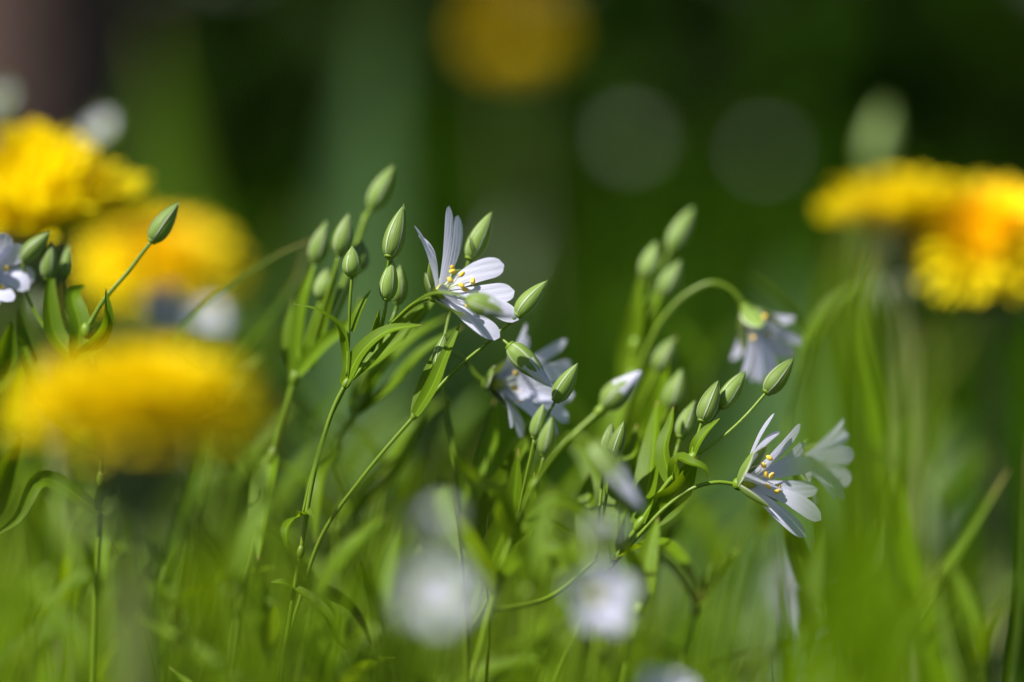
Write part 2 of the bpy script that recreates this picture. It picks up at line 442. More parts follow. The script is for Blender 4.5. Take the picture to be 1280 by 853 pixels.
m = MB(); rnd = random.Random(19)
for i in range(4200):
    y = .38+.11*rnd.random() if rnd.random() < .3 else .61+.25*rnd.random(); x = rnd.uniform(-1, 1)*(.10+y*.30)
    h = (.32-y*((.160 if x < .0 else .178)+.075*rnd.random()))*rnd.uniform(.78, 1.0)*(1 if x < .06 else rnd.uniform(.8, .97))
    if x/y > .105 and rnd.random() < .85: continue
    a = rnd.uniform(-1.2, 1.2) if rnd.random() < .65 else rnd.uniform(0, 6.28); ln = rnd.uniform(.12, .45)*h
    tp = V((x, y, h)); b = V((x-math.cos(a)*ln, y-math.sin(a)*ln*.5, 0))
    m.leaf([b, b.lerp(tp, .55)+V((-math.cos(a)*ln*.12, 0, h*.06)), tp], rnd.uniform(.0018, .0042), V((-.6, -.5+rnd.gauss(0, .4), .7)), M['blade'], kind='blade' if rnd.random() < .5 else 'lance', seg=8)
tag(m.build('lit_grass', merge=False), kind='stuff')

# ------------------------------------------------------------------ dandelions
def dandelion(c, label, diam=.038, axis=V((0, 0, 1)), seed=0, lean=V((0, 0, 0)), el0=.02, n1=150, fw=1., inm='floret_in', lin=.60):
    rnd = random.Random(seed); t = axis.normalized(); nr = perp(t, V((1, .2, 0))); b = t.cross(nr)
    base = c - t*.004 + V((0, .0, 0))
    p = Plant('dandelion', base+lean, label, 'dandelion', 'yellow dandelions')
    Rr = diam/2
    foot = V((base.x+lean.x, base.y+lean.y, 0))
    p.stem([foot, foot.lerp(base, .5)+V((.004, 0, .0)), base-t*.022, base-t*.010], .0028, .0022, name='flower_stalk', mat='scape')
    m = MB()
    m.blob(base-t*.0045, t, .0135, .0062, M['bract'], n=20, k=12, prof=lambda u: (math.sin(math.pi*(.12+.60*u)))**.8)
    for k in range(16):
        a = k*.3927; d = nr*math.cos(a)+b*math.sin(a)
        m.leaf([base-t*.010+d*.003, base-t*.004+d*.0068, base+t*.003+d*.0072], .003, d, M['bract'], seg=7)
    inv = p.add(m, 'involucre')
    for k in range(13):
        a = k*.4833+.1; d = nr*math.cos(a)+b*math.sin(a)
        q = MB(); q.leaf([base-t*.0095+d*.0035, base-t*.0085+d*.0075, base-t*(.0115+rnd.random()*.004)+d*.0115], .0022, t, M['bract'], seg=8, curl=.2); p.add(q, 'bract', inv)
    def florets(n, r0, r1, e0, e1, l0, l1, mat, nm):
        q = MB()
        for k in range(n):
            u = (k+.5)/n; a = k*2.39996+rnd.uniform(-.1, .1)
            el = e0+(e1-e0)*u+rnd.gauss(0, .09); L_ = l0+(l1-l0)*u; L_ *= rnd.uniform(.9, 1.08)
            d = nr*math.cos(a)+b*math.sin(a)
            s0 = base+t*.003+d*(r0+(r1-r0)*u)
            dv = d*math.cos(el)+t*math.sin(el); nn = t*math.cos(el)-d*math.sin(el)
            wv = fw*rnd.uniform(.0017, .0024)*(.7+.3*L_/.017); e = dv.cross(nn)
            rows = []
            bend = rnd.uniform(-.02, .14)
            for i in range(6):
                v = i/5; hw = wv*.5*(.45+.55*min(1, v*2.2))
                pc = s0+dv*L_*v+nn*(bend*L_*math.sin(v*2.4)-.06*L_*v*v)
                rows.append([pc+e*hw*x+nn*hw*.35*x*x + (dv*(.0004 if j % 2 == 0 else -.0003) if i == 5 else V((0, 0, 0))) for j, x in enumerate((-1, -.5, 0, .5, 1))])
            q.grid(rows, mat)
        return p.add(q, nm)
    florets(n1, .0058, .0035, el0, .75, Rr-.0058, (Rr-.0045)*.95, M['floret'], 'outer_florets')
    florets(100, .0036, .0004, .72, 1.5, (Rr-.0045)*.88, Rr*lin, M[inm], 'inner_florets')
    return p

dandelion(P(175, 528, -112), 'large yellow dandelion at the front with its flower stretched wide above the grass', .0405, V((.03, .10, 1)), 1, n1=260, fw=1.3, el0=-.12, inm='floret')
dandelion(P(48, 290, 84), 'yellow dandelion with a jagged upper edge, cut by the left border', .054, V((-.10, .0, 1)), 2, n1=85, fw=1.6, el0=.22, lin=.9, inm='floret')
dandelion(P(200, 348, 215), 'soft yellow dandelion behind the single green bud, lower of the two together', .046, V((.05, -.25, 1)), 3, lin=.7)
dandelion(P(1118, 278, 128), 'yellow dandelion seen side on beside the larger orange-centred one', .039, V((-.12, .0, 1)), 4, n1=90, fw=1.2, el0=.35, inm='floret')
dandelion(P(1238, 312, 122), 'large yellow dandelion with orange centre cut by the right border', .041, V((-.12, -.5, .85)), 5, n1=150, fw=.9, lin=.75)
dandelion(P(645, 50, 900), 'dim yellow dandelion far behind at the upper edge, very blurred', .038, V((.05, -.3, 1)), 6, inm='floret')

# ------------------------------------------------------------------ stitchworts in and near focus
# the sharp flower
p = Plant('stitchwort', P(350, 850, 4), 'sharp stitchwort with the large open white flower and yellow anthers at the centre', ST, GS)
X = p.o
p.stem([X, P(352, 850, 3), P(362, 775, 1), P(376, 690, 0), P(397, 575, 0), P(428, 488, 0), P(434, 478, 0)], .0006, .00045)
p.stem([P(378, 645, 3), P(388, 600, 3), P(410, 530, 2), P(432, 484, 1)], .00028, .0003)
p.stem([P(432, 482, 0), P(458, 440, 1), P(492, 404, 1), P(522, 378, 0), P(541, 371, 0)], .00055, .0004, 'flower_stalk')
p.stem([P(434, 480, 1), P(455, 445, 3), P(474, 425, 4)], .0004, .00035, 'flower_stalk')
base = P(540, 372, 0)
p.flower(base, P(600, 338, -5)-base, [
    dict(tip=P(523, 281, 1.5), W=.0046, seed=1, curl=.18, bend=.06, ratio=.88, nrm=V((1, -.42, .15)), cup=.2, gap=.06, sep=-.05),
    dict(tip=P(566, 262, 5), W=.0064, seed=2, curl=-.05, gap=.06, bend=.07, nrm=V((.75, -.6, -.1)), ratio=.97, notch=.50, cup=.1),
    dict(tip=P(636, 347, 3), W=.0098, seed=3, curl=.10, bend=.03, notch=.34, gap=.16, ratio=1.02, cup=.08),
    dict(tip=P(642, 410, -2.5), W=.0092, nrm=V((.1, -.75, .65)), seed=4, curl=.2, bend=.03, ratio=.9, notch=.36, cup=.1, gap=.16),
    dict(tip=P(580, 381, -9.0), W=.0088, seed=5, curl=.1, bend=.05, cup=.2, gap=.05, notch=.6)],
    W=.0085, seed=11, nst=8)
p.bud(P(440, 346, -1), P(440, 308, -1), .0018, [P(434, 470, 0), P(436, 420, 0), P(438, 372, -1)], seed=21)
p.bud(P(486, 323, 1), P(504, 256, 3), .00195, [P(474, 425, 4), P(483, 375, 3), P(484, 345, 2)], seed=22)
p.bud(P(483, 376, 2), P(490, 325, 2), .0017, [P(470, 430, 3), P(476, 408, 3), P(481, 388, 2)], seed=23)
p.bud(P(497, 380, 9), P(500, 332, 9), .0016, [P(470, 430, 4), P(486, 408, 7), P(494, 390, 9)], seed=24)
p.bud(P(583, 374, -13), P(645, 396, -15), .0021, [P(490, 404, 0), P(520, 378, -6), P(548, 366, -11), P(572, 369, -13)], white=1, seed=25, label='bud with a white petal point leaning over the open flower')
N1 = V((.2, -.5, 1))
p.leaf([P(432, 480, 0), P(433, 440, 0), P(424, 408, -1), P(398, 388, -2), P(366, 380, -2)], .0017, V((-.3, -.4, 1)))
p.leaf([P(430, 482, 0), P(452, 440, -1), P(482, 415, -2), P(530, 406, -3)], .0034, V((-.2, -.8, 1)))
p.leaf([P(441, 415, 0), P(449, 392, 0), P(464, 362, 1)], .0026, V((-1, -.7, .2)))
p.leaf([P(462, 440, 1), P(468, 410, 1), P(474, 386, 1)], .0024, V((1, -.7, .2)))
p.leaf([P(434, 476, 3), P(462, 448, 4), P(500, 405, 6), P(538, 376, 8)], .0042, V((-.5, -.8, .6)))
p.leaf([P(440, 470, 8), P(480, 440, 10), P(520, 400, 12), P(560, 352, 14)], .0036, V((-.4, -.8, .6)))
p.leaf([P(376, 645, 0), P(366, 650, -3), P(358, 660, -5), P(360, 690, -6)], .0024, V((-.6, -.6, .6)))
p.leaf([P(376, 645, 0), P(383, 640, -3), P(392, 646, -4)], .0026, V((.3, -.7, .8)))
p.leaf([P(368, 735, 0), P(390, 750, -3), P(412, 775, -5), P(420, 800, -5), P(438, 816, -4)], .0026, V((.4, -.5, .8)))
p.leaf([P(368, 735, 0), P(352, 728, -1), P(338, 728, -1)], .0020, V((0, -.5, 1)))
p.leaf([P(372, 735, 2), P(410, 745, 8), P(445, 770, 14), P(468, 810, 16)], .0045, V((.4, -.5, .8)), mat='leaf_back')

# the long straight stem
p = Plant('stitchwort', P(330, 850, 8), 'stitchwort with one long straight stem slanting up to a green bud right of the flower', ST, GS)
p.stem([p.o, P(372, 760, 6), P(405, 665, 4), P(452, 598, 2), P(520, 518, 1), P(571, 461, 1), P(610, 428, 0), P(641, 399, 0)], .0006, .00036)
p.bud(P(646, 396, 0), P(684, 350, 1), .0019, [P(630, 409, 0), P(640, 400, 0)], seed=31)
p.bud(P(636, 431, -3), P(690, 484, -5), .0021, [P(606, 430, 0), P(618, 422, -1), P(628, 425, -2)], white=1, seed=32, label='drooping bud with a white petal point')
p.bud(P(547, 463, 1), P(556, 418, 1), .0015, [P(522, 515, 1), P(536, 490, 1), P(544, 472, 1)], seed=33)
p.leaf([P(519, 519, 0), P(540, 484, -1), P(556, 446, -1), P(577, 402, 0)], .0028, V((-.5, -1, .3)))
p.leaf([P(519, 519, 1), P(528, 490, 2), P(540, 455, 3), P(550, 430, 4)], .0030, V((-1, -1, .1)))
p.bud(P(586, 325, 8), P(614, 266, 9), .0019, [P(548, 470, 2), P(556, 420, 6), P(570, 365, 8), P(581, 340, 8)], seed=34)

# second flower, behind
p = Plant('stitchwort', P(585, 850, 22), 'stitchwort with the half-blurred white flower hidden behind a drooping bud', ST, GS)
p.stem([p.o, P(580, 800, 22), P(575, 700, 20), P(572, 600, 18), P(560, 500, 18)], .0006, .0004)
p.stem([P(572, 600, 18), P(556, 500, 18), P(553, 462, 18), P(565, 441, 18), P(583, 452, 18), P(596, 470, 18), P(608, 478, 18)], .0004, .00033, 'flower_stalk')
base = P(607, 480, 18)
p.flower(base, P(680, 486, 12)-base, [
    dict(tip=P(665, 410, 20), W=.005, seed=1, curl=.2, ratio=.9),
    dict(tip=P(712, 440, 24), W=.0075, seed=2, curl=.1, gap=.3),
    dict(tip=P(718, 478, 18), W=.0085, seed=3, curl=.1),
    dict(tip=P(706, 530, 14), W=.0085, seed=4, curl=.3),
    dict(tip=P(650, 537, 10), W=.008, seed=5, curl=.35),
    ], seed=12, nst=5, cl=.0085, cr=.003, hint=V((0, -.3, 1)))
p.bud(P(694, 502, 4), P(722, 455, 2), .0018, [P(650, 640, 10), P(668, 560, 8), P(684, 520, 5)], seed=41)
p.bud(P(680, 570, -8), P(690, 520, -9), .0016, [P(640, 680, 2), P(665, 610, -5), P(676, 584, -8)], seed=42)
p.bud(P(668, 548, -6), P(680, 505, -7), .0014, [P(640, 680, 2), P(655, 610, -4), P(665, 564, -6)], seed=43)
for pts, w_ in (([P(590, 690, 20), P(600, 620, 20), P(612, 560, 22), P(618, 500, 24)], .006), ([P(590, 690, 20), P(625, 620, 16), P(652, 570, 14), P(672, 520, 14)], .0062),
                ([P(640, 700, 2), P(660, 640, 0), P(668, 590, -2)], .005), ([P(590, 690, 24), P(560, 640, 30), P(548, 590, 34)], .006),
                ([P(585, 760, 20), P(620, 690, 12), P(640, 640, 8), P(648, 560, 6)], .0065)):
    p.leaf(pts, w_, V((-.5, -1, .3)))
p.stem([P(586, 790, 20), P(615, 740, 10), P(640, 680, 2)], .0005, .0004, 'flower_stalk')

# buds before the second flower
p = Plant('stitchwort', P(590, 850, -18), 'stitchwort with blurred white-tipped buds between the second flower and the right cluster', ST, GS)
p.stem([p.o, P(610, 770, -18), P(640, 670, -18), P(668, 606, -18), P(705, 556, -18), P(752, 512, -18)], .0007, .0005)
p.bud(P(754, 509, -18), P(801, 464, -18), .0024, [P(740, 524, -18), P(750, 514, -18)], white=1, seed=51)
p.bud(P(738, 555, -38), P(803, 636, -40), .0023, [P(650, 640, -20), P(690, 570, -30), P(715, 545, -36), P(730, 547, -38)], white=2, seed=52, label='nodding bud with a long white petal point')
p.bud(P(765, 574, 2), P(780, 527, 1), .0015, [P(745, 700, 2), P(758, 620, 2), P(763, 586, 2)], seed=53)
p.bud(P(756, 573, 6), P(765, 528, 6), .0014, [P(745, 700, 2), P(752, 610, 5), P(755, 585, 6)], seed=54)
p.stem([P(612, 765, -18), P(690, 745, -6), P(745, 700, 2)], .0005, .0004, 'flower_stalk')
for pts, w_ in (([P(640, 670, -18), P(690, 625, -20), P(735, 650, -20), P(752, 690, -22)], .0032), ([P(640, 670, -18), P(665, 655, -12), P(690, 655, -8), P(716, 668, -6)], .003),
                ([P(640, 670, -18), P(620, 620, -22), P(590, 600, -30), P(560, 560, -34)], .0045),
                ([P(620, 740, -18), P(650, 700, -26), P(700, 690, -30), P(730, 730, -30)], .0045), ([P(620, 740, -18), P(590, 690, -26), P(575, 640, -34)], .0050)):
    p.leaf(pts, w_, V((0, -.8, .8)))

# right cluster with the flower pointing right
p = Plant('stitchwort', P(700, 850, 6), 'stitchwort with a sharp white flower pointing right towards the wide grass blade', ST, GS)
p.stem([p.o, P(720, 790, 8), P(765, 705, 6), P(800, 655, 4), P(838, 600, 2), P(866, 572, 1)], .0008, .0005)
p.stem([P(760, 712, 6), P(800, 668, 3), P(835, 632, 2), P(872, 608, 1), P(900, 603, 1), P(922, 606, 1)], .00042, .00038, 'flower_stalk')
base = P(920, 606, 1)
p.flower(base, P(985, 592, -3)-base, [
    dict(tip=P(971, 519, 2), W=.0056, seed=1, curl=-.15, bend=-.05, ratio=.84, nrm=V((1, -.3, .2)), cup=.2, sep=.12, gap=.1),
    dict(tip=P(1006, 543, 6), W=.0080, seed=2, curl=.1, gap=.25, nrm=V((.6, -.6, -.2))),
    dict(tip=P(1020, 596, 6), W=.0080, seed=3, curl=.1, notch=.34, gap=.2),
    dict(tip=P(1020, 660, -2), W=.0082, nrm=V((.1, -.75, .65)), seed=4, curl=.2, notch=.30, gap=.2, ratio=.95),
    dict(tip=P(966, 606, -9), W=.0076, seed=5, curl=.1, gap=.03, notch=.7, cup=.08, nrm=V((.3, .4, .9)))],
    seed=13, cl=.0092, cr=.0030, nst=7, hint=V((0, -.3, 1)))
p.bud(P(957, 492, 2), P(992, 448, 3), .00185, [P(866, 572, 1), P(905, 545, 1), P(935, 517, 2), P(950, 500, 2)], seed=61)
p.bud(P(901, 510, 4), P(931, 464, 5), .0018, [P(866, 572, 2), P(880, 545, 3), P(893, 522, 4)], seed=62)
p.bud(P(877, 528, 1), P(898, 476, 2), .0018, [P(864, 574, 1), P(868, 555, 1), P(874, 538, 1)], seed=63)
p.bud(P(850, 548, 10), P(868, 502, 12), .0017, [P(845, 600, 4), P(843, 575, 8), P(847, 558, 10)], seed=64)
p.leaf([P(866, 572, 1), P(872, 555, 0), P(884, 538, 0), P(900, 523, 0)], .0028, V((-1, -.7, .4)))
p.leaf([P(840, 600, 2), P(850, 572, -1), P(862, 578, -3), P(880, 585, -4), P(888, 600, -4)], .0026, V((0, -.7, 1)))
p.leaf([P(838, 602, 2), P(830, 560, 4), P(838, 530, 6), P(842, 508, 8)], .0036, V((-1, -1, .3)))
p.leaf([P(800, 655, 4), P(812, 600, 6), P(818, 550, 10), P(822, 500, 16)], .0062, V((-1, -1, .2)))
p.leaf([P(800, 655, 4), P(845, 618, 2), P(862, 588, 0), P(872, 570, -1)], .0056, V((.5, -1, .6)))
p.leaf([P(770, 700, 6), P(772, 640, 8), P(790, 580, 12), P(796, 530, 18)], .0070, V((-1, -1, .2)))
p.leaf([P(770, 700, 6), P(815, 680, -8), P(850, 700, -24), P(880, 750, -34)], .0044, V((.2, -.8, .8)))
p.leaf([P(736, 760, 6), P(745, 690, 10), P(735, 630, 14), P(738, 590, 18)], .0075, V((-.6, -1, .2)))

# its blurred companion flower behind the grass blade
p = Plant('stitchwort', P(1048, 850, 22), 'stitchwort whose white flower shows right of the wide grass blade on a pale upright stem', ST, GS)
p.stem([p.o, P(1047, 830, 22), P(1036, 760, 22), P(1026, 690, 20), P(1012, 620, 18), P(992, 590, 16), P(990, 578, 16)], .0009, .0005)
base = P(990, 578, 16)
p.flower(base, P(1050, 585, 12)-base, [
    dict(tip=P(1056, 532, 22), W=.0048, seed=1, curl=.05),
    dict(tip=P(1061, 556, 22), W=.0062, seed=2, gap=.3),
    dict(tip=P(1066, 585, 17), W=.0080, seed=3),
    dict(tip=P(1052, 625, 12), W=.0085, seed=4, curl=.2),
    dict(tip=P(1020, 620, 8), W=.0075, seed=5, curl=.3)], seed=14, stamens=False, hint=V((0, -.3, 1)))
for pts, w_ in (([P(1036, 760, 22), P(1010, 720, 20), P(980, 650, 16), P(965, 640, 12)], .005), ([P(1036, 760, 22), P(1075, 720, 30), P(1100, 650, 36)], .006)):
    p.leaf(pts, w_, V((0, -1, .4)))

# nodding flower and pale buds further back
p = Plant('stitchwort', P(770, 850, 34), 'stitchwort with a nodding blurred white flower on an arched stalk', ST, GS)
p.stem([p.o, P(765, 780, 36), P(765, 640, 38), P(775, 540, 37), P(790, 470, 36)], .0009, .0007)
p.stem([P(775, 540, 37), P(800, 460, 34), P(832, 395, 32), P(862, 366, 31), P(893, 354, 30), P(916, 364, 30), P(931, 384, 30)], .0007, .00055, 'flower_stalk')
base = P(931, 384, 30)
p.flower(base, P(962, 440, 25)-base, [
    dict(tip=P(940, 474, 26), W=.0072, seed=1, curl=.3), dict(tip=P(962, 478, 24), W=.0070, seed=2, curl=.3),
    dict(tip=P(996, 440, 28), W=.0075, seed=3, curl=.3), dict(tip=P(985, 410, 36), W=.0070, seed=4, curl=.2),
    dict(tip=P(930, 450, 36), W=.0065, seed=5, curl=.3)], seed=15, hint=V((0, -.3, 1)), cl=.0088, cr=.0030, nst=4)
p.leaf([P(790, 560, 36), P(802, 520, 34), P(812, 480, 33), P(846, 420, 33)], .0045, V((-.5, -1, .2)))

p = Plant('stitchwort', P(745, 850, 44), 'upright stitchwort holding three pale blurred buds above the right cluster', ST, GS)
p.stem([p.o, P(750, 760, 44), P(765, 620, 42), P(782, 500, 40), P(795, 430, 38)], .0010, .0008)
for b0, b1, st, sdn in ((P(838, 314, 40), P(866, 260, 42), [P(798, 425, 39), P(815, 370, 40), P(830, 330, 40)], 1), (P(808, 350, 36), P(820, 302, 36), [P(795, 430, 38), P(800, 385, 37), P(805, 362, 36)], 2),
                     (P(828, 372, 34), P(851, 325, 34), [P(797, 430, 38), P(808, 402, 36), P(822, 382, 35)], 3), (P(822, 465, 30), P(843, 422, 30), [P(785, 540, 38), P(802, 505, 34), P(815, 478, 31)], 4),
                     (P(838, 512, 26), P(852, 462, 26), [P(785, 560, 38), P(815, 540, 30), P(832, 522, 27)], 5)):
    p.bud(b0, b1, .0021, st, seed=70+sdn, sr=.0005)
for pts, w_ in (([P(782, 480, 39), P(790, 430, 38), P(797, 390, 36), P(800, 340, 36)], .0052), ([P(790, 450, 39), P(806, 410, 38), P(818, 388, 36), P(826, 355, 36)], .0050),
                ([P(770, 600, 42), P(772, 520, 44), P(790, 450, 48)], .0068), ([P(765, 620, 42), P(800, 560, 36), P(825, 500, 30), P(835, 440, 28)], .0070), ([P(765, 620, 42), P(730, 560, 50), P(700, 540, 54)], .0060)):
    p.leaf(pts, w_, V((-.7, -1, .1)))

# left cluster behind
p = Plant('stitchwort', P(300, 850, 24), 'stitchwort with a crowd of blurred pale buds left of the sharp flower', ST, GS)
p.stem([p.o, P(312, 690, 24), P(340, 570, 23), P(370, 470, 22)], .0009, .0007)
p.stem([P(370, 468, 22), P(410, 400, 22), P(445, 310, 24), P(458, 268, 25)], .0006, .0006, 'flower_stalk')
for b0, b1, st, sdn in ((P(464, 262, 25), P(492, 207, 26), [P(458, 268, 25), P(461, 266, 25)], 1), (P(424, 320, 16), P(436, 268, 16), [P(385, 450, 21), P(405, 385, 18), P(420, 335, 16)], 2),
                     (P(394, 330, 22), P(408, 276, 22), [P(372, 465, 22), P(380, 400, 22), P(390, 345, 22)], 3), (P(402, 376, 20), P(410, 335, 20), [P(374, 465, 22), P(386, 420, 21), P(398, 386, 20)], 4),
                     (P(446, 340, 18), P(452, 300, 18), [P(390, 460, 21), P(420, 400, 19), P(440, 352, 18)], 5)):
    p.bud(b0, b1, .0020, st, seed=80+sdn, sr=.0005)
for pts, w_ in (([P(370, 470, 22), P(372, 420, 22), P(380, 370, 22), P(398, 318, 22)], .0032), ([P(370, 470, 22), P(395, 430, 20), P(408, 385, 18), P(424, 335, 16)], .0034),
                ([P(370, 470, 22), P(360, 420, 24), P(366, 372, 26)], .0028), ([P(372, 468, 20), P(405, 430, 18), P(440, 400, 16), P(450, 370, 16)], .003), ([P(340, 570, 23), P(330, 620, 20), P(322, 700, 14)], .0055)):
    p.leaf(pts, w_, V((-.6, -1, .2)))

# behind the sharp flower: leafy shoot
p = Plant('stitchwort', P(470, 850, 40), 'leafy flowerless stitchwort shoot below the sharp flower', ST, GS)
p.stem([p.o, P(465, 750, 40), P(440, 640, 36), P(420, 560, 30), P(445, 515, 26), P(452, 500, 26)], .0009, .0006)
for pts, w_ in (([P(445, 520, 26), P(490, 485, 24), P(530, 440, 22), P(580, 408, 22)], .0052), ([P(445, 520, 26), P(475, 465, 28), P(520, 420, 30), P(562, 395, 32)], .0055),
                ([P(445, 520, 26), P(455, 470, 28), P(470, 430, 30)], .0044), ([P(420, 560, 30), P(400, 600, 24), P(395, 680, 20)], .0055), ([P(440, 640, 36), P(490, 600, 34), P(520, 545, 32), P(540, 500, 32)], .0062)):
    p.leaf(pts, w_*.85, V((-.6, -.5, 1)))

# left edge
p = Plant('stitchwort', P(110, 850, 12), 'stitchwort at the left border with one single bud raised before the yellow dandelion', ST, GS)
p.stem([p.o, P(122, 700, 12), P(128, 600, 10), P(122, 480, 8), P(108, 412, 8)], .0008, .0005)
p.bud(P(189, 303, 8), P(223, 254, 8), .0019, [P(108, 412, 8), P(130, 375, 8), P(160, 340, 8), P(183, 310, 8)], seed=91, sr=.0004)
p.bud(P(28, 326, 14), P(62, 290, 13), .0018, [P(90, 450, 10), P(50, 400, 14), P(30, 350, 15)], seed=92)
p.bud(P(60, 350, 14), P(64, 300, 14), .0017, [P(92, 445, 10), P(70, 400, 12), P(62, 365, 14)], seed=93)
p.bud(P(82, 348, 18), P(86, 305, 18), .0012, [P(98, 440, 10), P(88, 400, 15), P(83, 360, 18)], seed=94)
for pts, w_ in (([P(95, 450, 8), P(70, 420, 10), P(62, 370, 12), P(66, 330, 14)], .0040), ([P(95, 450, 8), P(100, 410, 10), P(92, 365, 14), P(108, 355, 18)], .0042), ([P(124, 560, 9), P(60, 500, 12), P(30, 430, 16), P(22, 380, 18)], .0046),
                ([P(95, 450, 8), P(120, 430, 4), P(135, 400, 0), P(132, 360, 0)], .0030), ([P(124, 560, 9), P(135, 520, 6), P(150, 450, 4)], .0055), ([P(125, 640, 9), P(50, 600, 6), P(20, 650, 2), P(-10, 672, 0)], .0034),
                ([P(125, 640, 9), P(150, 600, 12), P(190, 640, 12)], .0050)):
    p.leaf(pts, w_, V((.4, -1, .4)))
p = Plant('stitchwort', P(-15, 850, 22), 'stitchwort with a white flower cut in half by the left border', ST, GS)
p.stem([p.o, P(-20, 700, 20), P(-30, 480, 18), P(-34, 380, 16), P(-26, 345, 16)], .0008, .0005)
base = P(-26, 345, 16)
p.flower(base, P(6, 335, 8)-base, None, opening=.75, plen=.0098, W=.0088, seed=4, nst=4, hint=V((0, -.3, 1)))
for pts, w_ in (([P(-30, 500, 18), P(0, 460, 16), P(15, 400, 14)], .0055), ([P(-22, 650, 18), P(5, 600, 14), P(30, 540, 12)], .0060)):
    p.leaf(pts, w_, V((.4, -1, .4)))

# blurred white flowers: a stem, a pair or two of leaves, one flower
def single(px, py, o, label, axis, plen=.0115, opening=1.0, seed=0, lean=(0, 0), leaves=2, group=GS, W=.0085, stam=False):
    c = P(px, py, o); ax = V(axis).normalized(); base = c-ax*plen*.35
    foot = V((base.x+lean[0], base.y+lean[1], 0))
    p = Plant('stitchwort', foot, label, ST, group)
    rnd = random.Random(seed)
    q = base-ax*.012-V((0, 0, .004))
    mid = foot.lerp(q, .6)+V((rnd.uniform(-.006, .006), 0, 0))
    p.stem([foot, mid, q, base], .0009, .0005)
    p.flower(base, ax, None, opening=opening, plen=plen, seed=seed, W=W, stamens=stam)
    for k in range(leaves):
        s0 = foot.lerp(mid, .55+.4*k/max(1, leaves)); a = rnd.uniform(0, 3.14)
        for sg in (1, -1):
            d = V((math.cos(a)*sg, math.sin(a)*sg*.8, .75))
            p.leaf([s0, s0+d*.018, s0+d*.034+V((0, 0, -.003))], .0055, V((0, -.6, 1)))
    return p
single(543, 745, -125, 'large blurred white flower at the front near the bottom middle', (.15, -.9, .45), .0054, 1.0, 31, W=.0075)
single(548, 680, -118, 'small blurred white flower just above the large front one, half closed', (-.1, -.1, 1), .0066, .22, 32, W=.0045)
single(744, 748, -76, 'blurred white flower low in the middle, facing forward over dark leaves', (.3, -.75, .35), .0068, .85, 33, W=.009)
single(748, 684, -72, 'half-closed blurred white flower directly above another one', (.3, -.2, 1), .0056, .3, 34, W=.006)
single(832, 884, -70, 'white flower cut by the bottom border', (.05, -.4, .9), .0075, .5, 35)
single(205, 392, 115, 'blurred white flower in front of the lower left dandelion', (.3, -.8, .5), .0070, .8, 36)
single(262, 405, 150, 'faint white flower behind the dark grass blade by the dandelion', (.1, -.6, .6), .0050, .8, 37)
single(128, 170, 135, 'pale round blur of a white flower above the left dandelions', (-.3, -.6, .7), .0056, .8, 38, W=.0026)
single(0, 135, 150, 'pale blurred white flower at the left border above the dandelion', (-.3, -.6, .7), .0056, .8, 39, W=.0017)
single(1003, 745, 170, 'small grey-white blurred flower low beside the pale upright stem', (.1, -.8, .5), .0085, 1.0, 40, leaves=1)
single(785, 175, 700, 'far white flower, left of two faint round blurs in the dark', (.1, -.5, .5), .0046, 1.1, 41, W=.0022)
single(955, 192, 720, 'far white flower, right of two faint round blurs in the dark', (-.1, -.5, .5), .0038, 1.1, 42, W=.0018)
#single(880, 815, 20, 'small white flower near the bottom border with a flat petal in sight', (.5, -.2, .6), .0080, 1.2, 43)

# blurred bud at upper right
p = Plant('stitchwort', P(1085, 700, 190), 'far stitchwort with one blurred bud above the right dandelion', ST, GS)
p.stem([p.o, P(1082, 500, 195), P(1080, 320, 200), P(1092, 215, 205)], .0009, .0007)
p.bud(P(1092, 212, 205), P(1107, 130, 210), .0034, seed=96, sr=.0006)
p.leaf([P(1082, 420, 195), P(1050, 330, 190), P(1040, 260, 185)], .007, V((0, -1, .3)))

# ------------------------------------------------------------------ single grass blades
def blade(pts, width, label, nrm=V((0, -1, .35)), mat='blade', twist=0., fold=.25):
    foot = pts[0]; b0 = V((foot.x, foot.y, 0))
    m = MB(); m.leaf([b0]+list(pts), width, nrm, M[mat], kind='blade', seg=34, twist=twist, fold=fold)
    o = m.build('grass_blade', None, b0); o.location = b0
    return tag(o, label, 'grass blade', 'single grass blades')
blade([P(1090, 830, -142), P(1046, 690, -146), P(1026, 590, -148), P(1034, 470, -150), P(1062, 340, -152), P(1100, 250, -154)], .0130, 'wide bright green grass blade, very blurred, crossing the white flower on the right', V((-.6, -.8, .3)))
blade([P(1010, 850, -140), P(1075, 700, -146), P(1110, 590, -150), P(1145, 490, -154), P(1200, 400, -156)], .0125, 'blurred green blade slanting right below the orange-centred dandelion', V((-.6, -.8, .4)))
blade([P(1075, 850, 38), P(1130, 790, 38), P(1180, 715, 38), P(1225, 645, 40), P(1262, 585, 42)], .0068, 'straight lit grass blade pointing up at the right border', V((-.5, -1, .5)))
blade([P(1110, 850, -165), P(1118, 700, -168), P(1126, 570, -172), P(1098, 430, -174), P(1050, 330, -174)], .0110, 'very soft light green veil of a blade just right of the two right flowers', V((-.6, -.7, .5)))
blade([P(1150, 850, -150), P(1120, 740, -155), P(1105, 650, -160), P(1098, 580, -162)], .0100, 'very soft short blade low between the right flowers and the straight lit blade', V((-.6, -.7, .5)))
blade([P(1110, 860, -60), P(1150, 760, -60), P(1175, 690, -62)], .0060, 'short blurred blade at the foot of the straight right one', V((-.3, -1, .4)))
blade([P(170, 560, 40), P(225, 415, 36), P(265, 375, 34), P(315, 338, 32), P(360, 312, 30), P(396, 296, 28)], .0040, 'dark grass blade arching right in front of the lower left dandelion', V((-.4, -.7, .8)), mat='leaf_back')
